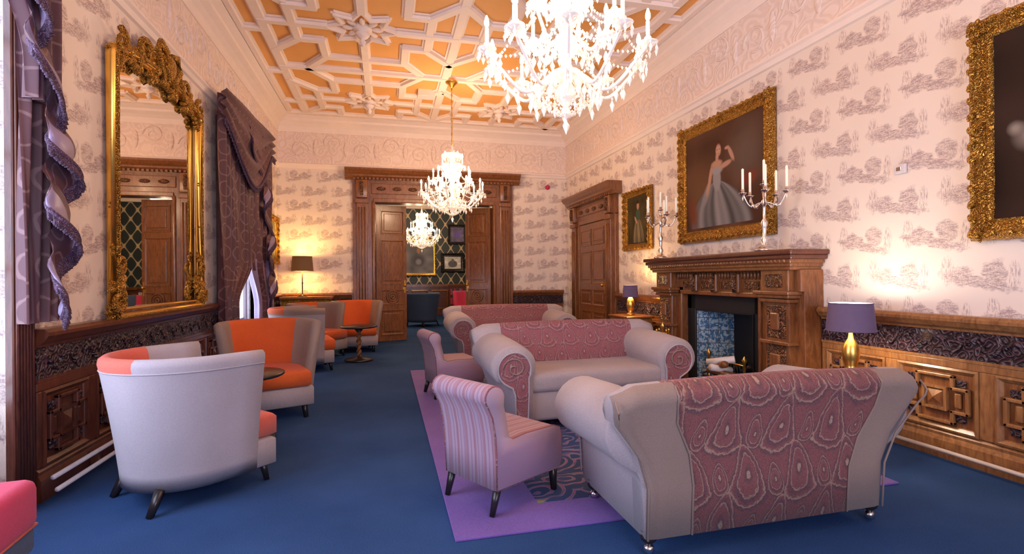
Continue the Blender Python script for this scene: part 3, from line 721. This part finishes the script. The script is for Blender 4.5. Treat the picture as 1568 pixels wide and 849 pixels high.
tail([(7.3,3.1),(8.3,2.6),(8.05,2.3),(8.6,1.9),(8.3,1.65),(8.75,1.25),(8.4,1.0),(8.7,.55)],XL+.22)
b.obj('window_curtain')
b=B()
sheet(b,lambda z:3.18,lambda z:3.52-.04*ss(2.2,1.0,z),1.02,4.0,XL+.10,.035,4,CURT)
sheet(b,lambda z:2.7+.45*ss(3.2,2.4,z),lambda z:3.3,2.2,4.0,XL+.15,.04,4,CURT)
tail([(2.80,3.25),(3.00,2.74),(3.14,2.52),(3.06,2.42),(3.30,2.12),(3.20,1.98),(3.42,1.80),(3.20,1.62),(3.40,1.40),(3.22,1.24),(3.28,1.02)],XL+.20,.24)
b.tube([(XL+.12,.6,3.97),(XL+.12,3.55,3.97)],.03,WM,8)
b.obj('window_curtain')

# ---------------------------------------------------------------- sofas
def sofa():
    b=B(); wz=lambda z:.62+.17*ss(.34,.66,z)
    b.box((0,-.085,.20),(1.16,.63,.24),LILAC,.03,segs=3)
    b.box((0,-.12,.37),(1.06,.60,.16),LILAC,.05,segs=4)
    Z0=.075
    for sg in(-1,1):
        pr=[(-.10,Z0),(-.11,.30),(-.11,.46)]+[(.03+.16*math.cos(math.radians(a)),.54+.16*math.sin(math.radians(a))) for a in range(200,-80,-14)]+[(.05,.37),(.025,.30),(.02,Z0)]
        P=[(sg*(.60+o),z) for o,z in pr]
        ys=[-.43,-.40,-.1,.26,.29]; rows=[]
        for y in ys:
            k=.93 if y in(-.43,) else 1; cx=sg*.61
            lower=.03*ss(.1,-.43,y)
            rows.append([(cx+(p[0]-cx)*k,y,(p[1]-.45)*k+.45-lower*(p[1]>.4)) for p in P])
        b.grid(rows,LILAC,cv=True,cap=LILAC)
        Q=[(sg*.63+(p[0]-sg*.63)*.72,(p[1]-.44)*.80+.44-.03) for p in P]
        b.prism(Q,-.442,-.43,PAISL); b.tube([(p[0],-.442,p[1]) for p in Q],.007,CREAM,5,True)
        sp=[(sg*.63+.085*(1-i/22)*math.cos(i*.45)*sg,-.446,.50+.085*(1-i/22)*math.sin(i*.45)) for i in range(20)]
        b.tube(sp,.005,TAN,5)
    N=64; rows=[]
    for i in range(N+1):
        u=-1+2*i/N; zt=.78-.02*u*u-.04*max(0,abs(u)-.88)/.12
        th=1-.35*max(0,abs(u)-.93)/.07
        loop=[(.30,Z0),(.315,.3),(.335,.45),(.36,.6),(.385,zt-.08)]
        cy,cz,rr=.31,zt-.08,.085
        loop+= [(cy+rr*math.cos(math.radians(a)),cz+rr*math.sin(math.radians(a))) for a in range(15,176,20)]
        bu=.05*(1-u*u)
        loop+= [(.215-bu,.60),(.17-bu,.5),(.15-bu,.4),(.14,Z0)]
        ym=.27; rows.append([(u*wz(z),ym+(y-ym)*th,z) for y,z in loop])
    b.grid(rows,LILAC,cv=True,cap=LILAC,mf=lambda i,j: (PAIS if abs(-1+2*(i+.5)/N)<.66 else TAN) if j<8 else (PAISL if abs(-1+2*(i+.5)/N)<.72 else LILAC))
    for u in(-.66,.66,-.995,.995):
        zt=.78-.02*u*u-(.04 if abs(u)>.9 else 0); 
        b.tube([(u*wz(z),y+.002,z) for y,z in [(.302,Z0),(.317,.3),(.337,.45),(.362,.6),(.387,zt-.08),(.392,zt-.05),(.36,zt-.01)]],.005,TAN,5)
    leg=[(.0,0),(.020,0),(.020,.025),(.012,.03),(.014,.04),(.034,.06),(.036,.075),(.026,.088),(.034,.1)]
    for sx in(-1,1):
        for y in(-.34,.26): b.lathe(leg,(sx*.59,y,0),BLACKW,14); b.lathe([(.022,.0),(.023,.025),(.016,.035)],(sx*.59,y,0),SILV,12)
    return b
sf=sofa().obj('sofa',(1.755,2.34,.013),head(-.01,1),None,(1.055,1,1))
dup(sf,(1.68,4.32,.013),head(.04,-1),(1.16,1.02,1.05))
dup(sf,(1.77,7.35,.013),head(0,-1),(1.19,1,1.05))

# ---------------------------------------------------------------- tub chairs
def tub(outer,inner,wing,seat,shift=0,span=7):
    b=B(); plan=[]
    plan.append((.335,-.24,1,0)); plan.append((.335,-.12,1,0))
    for i in range(25):
        a=pi*i/24; plan.append((.335*math.cos(a),.35*math.sin(a)-.02,math.cos(a),math.sin(a)))
    plan+=[(-.335,-.12,-1,0),(-.335,-.24,-1,0)]
    zs=[.11,.2,.35,.5,.65,.78]; fl=lambda z:.105*((z-.11)/.74)**1.25
    rows=[]
    for k,(x,y,nx,ny) in enumerate(plan):
        loop=[(fl(z),z) for z in zs]
        o=fl(.80); loop+=[(o+.004,.815),(o,.84),(o-.02,.857),(o-.045,.857),(o-.065,.84),(o-.075,.81)]
        loop+=[(fl(z)-.075,z) for z in(.7,.55,.42,.3)]
        rows.append([(x+nx*o_,y+ny*o_,z) for o_,z in loop])
    n=len(plan)
    def mf(i,j):
        if j<5: return outer
        return inner if abs(i+.5-(n-1)/2-shift)<span else wing
    b.grid(rows,outer,cv=True,mf=mf,cap=wing)
    b.tube([(r[5][0],r[5][1],r[5][2]) for r in rows],.005,wing,5)
    def pl(rx,yb,yf,z0,z1,m,bev):
        pts=[(rx,yf),]+[(rx*math.cos(pi*i/16),yb*math.sin(pi*i/16)) for i in range(17)]+[(-rx,yf)]
        rws=[]
        for k_,z in((1-bev/rx,z0),(1,z0+bev*.7),(1,z1-bev*.7),(1-bev*.4/rx,z1-bev*.15),(1-bev/rx,z1)): rws.append([(p[0]*k_,p[1]*k_,z) for p in pts])
        b.grid(rws,m,cv=True,cap=m)
    pl(.325,.33,-.37,.11,.28,outer,.015); pl(.30,.27,-.39,.275,.43,seat,.035)
    for sx in(-1,1):
        b.tube([(sx*.25,-.32,.13),(sx*.262,-.345,0)],[.03,.02],BLACKW,4); b.tube([(sx*.23,.24,.13),(sx*.245,.30,0)],[.03,.02],BLACKW,4)
    return b
tub(CREAM,CORAL,CREAM,CORAL,-3,7).obj('tub_armchair',(-1.15,3.42,0),head(.74,.67),None,(.98,.98,.97))
c2=tub(LILAC,ORANGE,TAN,ORANGE).obj('tub_armchair',(-1.07,5.15,0),head(.35,-.94))
dup(c2,(-1.12,7.5,0),head(.95,.25)); dup(c2,(-.5,9.25,0),head(.12,-1))
dup(c2,(-1.10,8.65,0),head(.8,-.6))
def rtable(rt,h):
    b=B(); b.lathe([(0,0),(.20,0),(.21,.015),(.20,.03),(.08,.045),(.05,.07)],(0,0,0),BLACKW,28)
    b.lathe([(.06,h-.07),(.03,h-.09),(.07,h-.045),(.09,h-.03)],(0,0,0),BLACKW,16)
    rows=[]
    for i in range(50):
        z=.06+(h-.12)*i/49; a0=i*.33; rows.append([((.030+.012*math.cos(2*(2*pi*k/14)))*math.cos(2*pi*k/14+a0),(.030+.012*math.cos(2*(2*pi*k/14)))*math.sin(2*pi*k/14+a0),z) for k in range(14)])
    b.grid(rows,WM,cv=True)
    b.lathe([(0,h-.03),(rt-.02,h-.03),(rt,h-.02),(rt,h-.006),(rt-.01,h),(0,h)],(0,0,0),BLACKW,40)
    return b.obj('pedestal_side_table')
rt=rtable(.27,.53); rt.location=(-1.04,4.28,0); dup(rt,(-.40,8.05,0))
def slipper():
    b=B(); hw=.215
    rows=[]
    loop=[(-.27,.13),(-.29,.18),(-.29,.32),(-.27,.365),(-.22,.385),(0,.39),(.10,.38),(.13,.40),(.15,.5),(.17,.58)]
    cy,cz,r=.225,.625,.058
    loop+=[(cy+r*math.cos(math.radians(a)),cz+r*math.sin(math.radians(a))) for a in range(175,-60,-20)]
    loop+=[(.235,.52),(.215,.42),(.205,.3),(.20,.13)]
    for x,k in((-hw,.90),(-hw+.008,.97),(-hw+.03,1),(0,1),(hw-.03,1),(hw-.008,.97),(hw,.90)):
        rows.append([(x*(1+.10*(z-.3)),y*1+(1-k)*(-.0-y)*.3,.38+(z-.38)*(1-(1-k)*.4)) for y,z in loop])
    b.grid(rows,STRIPE,cv=True,cap=STRIPE)
    b.tube([(p[0],p[1],p[2]) for p in rows[1]],.005,PAISL,5,True); b.tube(rows[-2],.005,PAISL,5,True)
    for sx in(-1,1):
        b.tube([(sx*.18,-.24,.15),(sx*.18,-.25,0)],[.026,.016],BLACKW,4); b.tube([(sx*.18,.17,.15),(sx*.18,.21,0)],[.026,.016],BLACKW,4)
    return b.obj('slipper_chair')
sc=slipper(); sc.location=(.62,2.86,.013); sc.rotation_euler=(0,0,head(.85,.5)); sc.scale=(1.05,1.05,1.0)
dup(sc,(.66,5.45,.013),head(.97,.2))
b=B(); b.box((0,0,.36),(.56,.60,.20),RED,.04,segs=4); b.box((0,0,.22),(.54,.58,.10),NAVYF,.02)
for sx in(-1,1):
    for sy in(-1,1): b.tube([(sx*.23,sy*.25,.18),(sx*.24,sy*.26,0)],[.03,.02],BLACKW,4)
b.tube([(-.27,-.29,.27),(.27,-.29,.27),(.27,.29,.27),(-.27,.29,.27)],.007,CORAL,5,True)
b.obj('upholstered_stool',(-1.61,2.14,0),.1)
b=B(); b.b2(.31,2.96,2.4,6.95,0,.012,PURP,.004); b.b2(.80,2.65,2.68,6.5,.012,.0125,RUGP); b.obj('area_rug')

# ---------------------------------------------------------------- lamps and tables
def lamp(name,loc,shade,base,h,rs,hs,power,colr=(1,.72,.38),stem=.01):
    b=B(); z0=h-hs
    if base=='stick': b.lathe([(.0,0),(.09,0),(.09,.015),(.02,.03),(stem,.06),(stem,z0*.5),(.018,z0*.52),(stem,z0*.55),(stem,z0+.05),(0,z0+.06)],(0,0,0),BLACKW,16)
    else: b.lathe([(0,0),(.06,0),(.06,.02),(.03,.04),(.045,.08),(.06,.15),(.045,.22),(.02,.26),(.01,z0),(.01,z0+.05),(0,z0+.06)],(0,0,0),GOLDP,18)
    seg=32; o=[];i_=[]
    for z,r in((z0,rs),(h,rs*.88)):
        o.append([(r*math.cos(2*pi*k/seg),r*math.sin(2*pi*k/seg),z) for k in range(seg)]); i_.append([((r-.004)*math.cos(2*pi*k/seg),(r-.004)*math.sin(2*pi*k/seg),z) for k in range(seg)])
    b.grid(o,shade,cv=True); b.grid(i_,SHIN,cv=True)
    for zz,rr in((z0,rs),(h,rs*.88)): b.tube([(rr*math.cos(2*pi*k/seg),rr*math.sin(2*pi*k/seg),zz) for k in range(seg)],.004,shade,5,True)
    b.ell((0,0,z0+hs*.5),(.03,.03,.04),FLAME)
    ob=b.obj(name,loc); light('POINT','bulb',(0,0,h-.03),power*.6,colr,ob,.05); light('POINT','bulb',(0,0,z0+.02),power*.4,colr,ob,.05); return ob
b=B(); b.box((0,0,.90),(.90,.36,.05),WM,.012); b.box((0,.01,.80),(.84,.30,.15),GOLD,.01)
for sx in(-1,1):
    for sy in(-1,1): b.lathe([(.03,0),(.035,.03),(.02,.06),(.025,.3),(.035,.5),(.02,.6),(.03,.73)],(sx*.38,sy*.12,0),GOLD,12)
b.box((0,0,.12),(.8,.28,.03),WM,.008)
b.box((0,.1,.45),(.72,.02,.5),GOLD,.005)
b.obj('console_table',(-1.38,9.90,0))
lamp('table_lamp',(-1.46,9.86,.925),SHBR,'stick',.72,.19,.26,32,(1,.62,.22))
def sidetable(name,loc,h,r=.22):
    b=B(); b.lathe([(0,0),(.15,0),(.15,.02),(.03,.05),(.02,.1),(.035,h*.5),(.02,h-.06),(.06,h-.03),(r,h-.025),(r,h),(0,h)],(0,0,0),WD,28); return b.obj(name,loc)
sidetable('side_table',(3.32,3.05,0),.52)
lamp('table_lamp',(3.32,3.05,.52),SHPU,'urn',.52,.16,.20,17,(1,.90,.86))
b=B(); b.box((0,0,.35),(.55,.38,.62),WH,.01); b.box((0,0,.68),(.6,.42,.03),WM,.008); b.box((0,-.195,.5),(.48,.02,.2),WM,.008); b.box((0,-.195,.24),(.48,.02,.26),WM,.008)
for x in(-.1,.1): b.ell((x,-.215,.5),(.015,.015,.015),GOLDP)
for sx in(-1,1): 
    for sy in(-1,1): b.box((sx*.24,sy*.15,.03),(.05,.05,.06),WM)
b.obj('side_cabinet',(3.38,6.65,0),-pi/2)
lamp('table_lamp',(3.38,6.65,.697),SHPU,'urn',.42,.11,.16,24,(1,.66,.3))

def candelabra():
    b=B(); b.lathe([(0,0),(.085,0),(.085,.015),(.05,.03),(.02,.06),(.035,.10),(.015,.14),(.02,.22),(.032,.26),(.012,.30),(.014,.42),(.03,.45),(.012,.48),(.02,.55)],(0,0,0),SILV,18)
    spots=[(0,0,.62)]
    for i in range(5):
        a=2*pi*i/5+.3; pts=[]
        for j in range(14):
            t_=j/13; r=.19*t_; z=.44-.05*math.sin(t_*pi)+.10*t_*t_+.03*math.sin(t_*2*pi); pts.append((r*math.cos(a),r*math.sin(a),z))
        b.tube(pts,.008,SILV,7); spots.append((.19*math.cos(a),.19*math.sin(a),.54)); b.ell((.1*math.cos(a),.1*math.sin(a),.42),(.015,.015,.02),SILV)
    b.tube([(0,0,.5),(0,0,.62)],.01,SILV,8)
    for x,y,z in spots:
        b.lathe([(.008,-.03),(.035,-.005),(.037,0),(.014,.005),(.016,.03),(.012,.035)],(x,y,z),SILV,12)
        b.lathe([(.011,.03),(.011,.22),(.004,.225),(0,.23)],(x,y,z),WAX,10)
        b.octa((x,y,z-.05),.008,.02,CRY)
    return b.obj('candelabra')
cd=candelabra(); cd.location=(3.40,4.02,1.474); dup(cd,(3.40,5.85,1.474),.5)

# ---------------------------------------------------------------- chandeliers
def chandelier():
    b=B()
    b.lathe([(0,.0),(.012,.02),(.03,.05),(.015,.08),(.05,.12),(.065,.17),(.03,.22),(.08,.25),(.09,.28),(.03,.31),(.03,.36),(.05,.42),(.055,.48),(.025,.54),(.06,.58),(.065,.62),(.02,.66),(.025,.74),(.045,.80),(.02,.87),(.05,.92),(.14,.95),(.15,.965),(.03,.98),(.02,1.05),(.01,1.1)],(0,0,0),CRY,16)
    def strand(p,q,sag,n,r=.0085):
        for i in range(n+1):
            t_=i/n; b.octa((p[0]+(q[0]-p[0])*t_,p[1]+(q[1]-p[1])*t_,p[2]+(q[2]-p[2])*t_-sag*4*t_*(1-t_)),r,r*1.1,CRY)
    def drop(x,y,z,s_=1): 
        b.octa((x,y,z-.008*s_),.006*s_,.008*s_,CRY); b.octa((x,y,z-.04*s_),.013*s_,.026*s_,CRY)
    def tier(n,R,z0,dip,ze,off,zc):
        tips=[]
        for i in range(n):
            a=2*pi*i/n+off; ca,sa=math.cos(a),math.sin(a); pts=[]
            for j in range(18):
                t_=j/17; r=.04+(R-.04)*t_; z=z0+(ze-z0)*t_**2.5-dip*math.sin(pi*t_)**1.2+.03*math.sin(3*pi*t_)*(1-t_); pts.append((r*ca,r*sa,z))
            b.tube(pts,[.013-.004*j/17 for j in range(18)],CRY,7)
            x,y=R*ca,R*sa; tips.append((x,y,ze))
            b.lathe([(.008,-.02),(.02,-.012),(.052,.008),(.055,.014),(.016,.012),(.02,.04),(.018,.045)],(x,y,ze),CRY,14)
            b.lathe([(.011,.03),(.011,.13),(.006,.135)],(x,y,ze),WAX,8)
            b.lathe([(.006,.135),(.014,.15),(.014,.17),(.005,.20),(0,.205)],(x,y,ze),FLAME,8)
            for k in range(7):
                an=2*pi*k/7; drop(x+.05*math.cos(an),y+.05*math.sin(an),ze+.005,.85)
            for t_ in(.35,.6,.8):
                j=int(t_*17); drop(pts[j][0],pts[j][1],pts[j][2]-.01,1.25)
        for i in range(n):
            p,q=tips[i],tips[(i+1)%n]; strand(p,q,.07,12); 
            m=[(p[k]+q[k])/2 for k in range(3)]; drop(m[0],m[1],m[2]-.075,1.1)
            strand(p,(.03*p[0]/R,.03*p[1]/R,zc),.10,16)
            h=(p[0]*.45,p[1]*.45,ze-dip*.9); h2=(q[0]*.45,q[1]*.45,ze-dip*.9); strand(h,h2,.05,9); drop((h[0]+h2[0])/2,(h[1]+h2[1])/2,h[2]-.05,1)
        return tips
    tier(10,.47,.27,.12,.36,0,.60); tier(7,.29,.46,.07,.55,.2,.90); tier(5,.16,.72,.04,.78,.1,1.02)
    for k in range(16):
        a=2*pi*k/16; drop(.14*math.cos(a),.14*math.sin(a),.955); strand((.14*math.cos(a),.14*math.sin(a),.96),(.05*math.cos(a),.05*math.sin(a),.62),.02,12,.007)
        drop(.085*math.cos(a),.085*math.sin(a),.27,1.2); strand((.2*math.cos(a),.2*math.sin(a),.18),(.01*math.cos(a),.01*math.sin(a),.03),.03,9,.008); drop(.2*math.cos(a),.2*math.sin(a),.17,1.3)
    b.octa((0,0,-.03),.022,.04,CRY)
    return b
def place_ch(loc,power,me=[None],col=(1,.68,.42),sc_=1):
    if me[0] is None:
        me[0]=chandelier().obj('crystal_chandelier',loc); o=me[0]
    else:
        o=me[0].copy(); o.name='crystal_chandelier'; scene.collection.objects.link(o); o.location=loc
    o.scale=(sc_,)*3
    bb=B(); hh=(H-loc[2])/sc_; bb.tube([(0,0,1.08),(0,0,hh-.1)],.007,GOLDP,6)
    n=int((hh-1.15)/.05)
    for i in range(n): bb.ell((0,0,1.12+i*.05),(.014 if i%2 else .006,.006 if i%2 else .014,.03),GOLDP,6,4)
    bb.lathe([(.0,hh-.16),(.03,hh-.14),(.05,hh-.11),(.09,hh-.08),(.1,hh-.06),(.06,hh)],(0,0,0),GOLDP,16)
    bb.obj('chain',parent=o)
    for i in range(6):
        a=2*pi*i/6+.26; light('POINT','candle_bulb',(.38*math.cos(a),.38*math.sin(a),.58),power/7,col,o,.05)
    light('POINT','candle_bulb',(0.1,0.1,1.0),power/7,col,o,.08)
    return o
place_ch((.95,2.6,2.09),98,sc_=.92); place_ch((1.0,7.8,2.17),130); place_ch((.95,13.9,2.0),130)

tub(NAVYF,NAVYF,NAVYF,NAVYF).obj('armchair',(.95,13.4,0),head(-.6,.8))
tub(NAVYF,NAVYF,RED,RED).obj('armchair',(2.3,14.6,0),head(-.8,-.4))
b=B(); b.box((0,0,.5),(1.0,.3,1.0),WD,.01)
for r in range(3):
    for i in range(16): b.box((-.44+i*.058,-.16,.18+r*.3),(.045,.06,.2+.03*random.random()),random.choice([NAVYF,TILE,WHITE,RED]),.003)
b.obj('bookcase',(2.5,16.7,0))
b=B(); b.box((0,0,0),(.02,.09,.07),WHITE,.006); b.box((-.014,0,0),(.012,.04,.03),SILV,.004); b.obj('wall_thermostat',(XR-.012,2.98,2.03))
b=B(); b.lathe([(.05,0),(.05,.03),(.03,.05),(0,.055)],(0,0,0),RED,16,True,Matrix.Rotation(pi/2,3,'X')); b.obj('fire_alarm',(3.3,YB-.0,3.12))

# ---------------------------------------------------------------- lighting
w=bpy.data.worlds.new('world'); scene.world=w; w.use_nodes=True
bg=w.node_tree.nodes['Background']; bg.inputs[0].default_value=(.80,.86,1,1); bg.inputs[1].default_value=1.6
l=light('AREA','daylight_window_1',(XL-.30,(WA[0]+WA[1])/2,1.7),130,(.62,.72,1),None,3.0,(0,-pi/2,0),2.1)
l=light('AREA','daylight_window_2',(XL-.30,(WB[0]+WB[1])/2,1.7),75,(.70,.76,1),None,3.0,(0,-pi/2,0),1.9)
l=light('AREA','daylight_window_3',(1.1,YR-.15,1.8),235,(.68,.73,1),None,2.9,(pi/2,0,0),3.1)
light('POINT','next_room_fill',(1,13,3.2),55,(1,.8,.6),None,.3)  # added fill point brightening the next room, no fixture belongs to it

# ---------------------------------------------------------------- camera
cam=bpy.data.cameras.new('camera'); co=bpy.data.objects.new('camera',cam); scene.collection.objects.link(co)
cam.sensor_width=36; cam.lens=17.95; cam.clip_start=.05
M=Matrix.Translation((0,0,1.25))@Matrix.Rotation(math.radians(-13.9),4,'Z')@Matrix.Rotation(pi/2,4,'X')@Matrix.Rotation(math.radians(-.4),4,'Z')
co.matrix_world=M; scene.camera=co
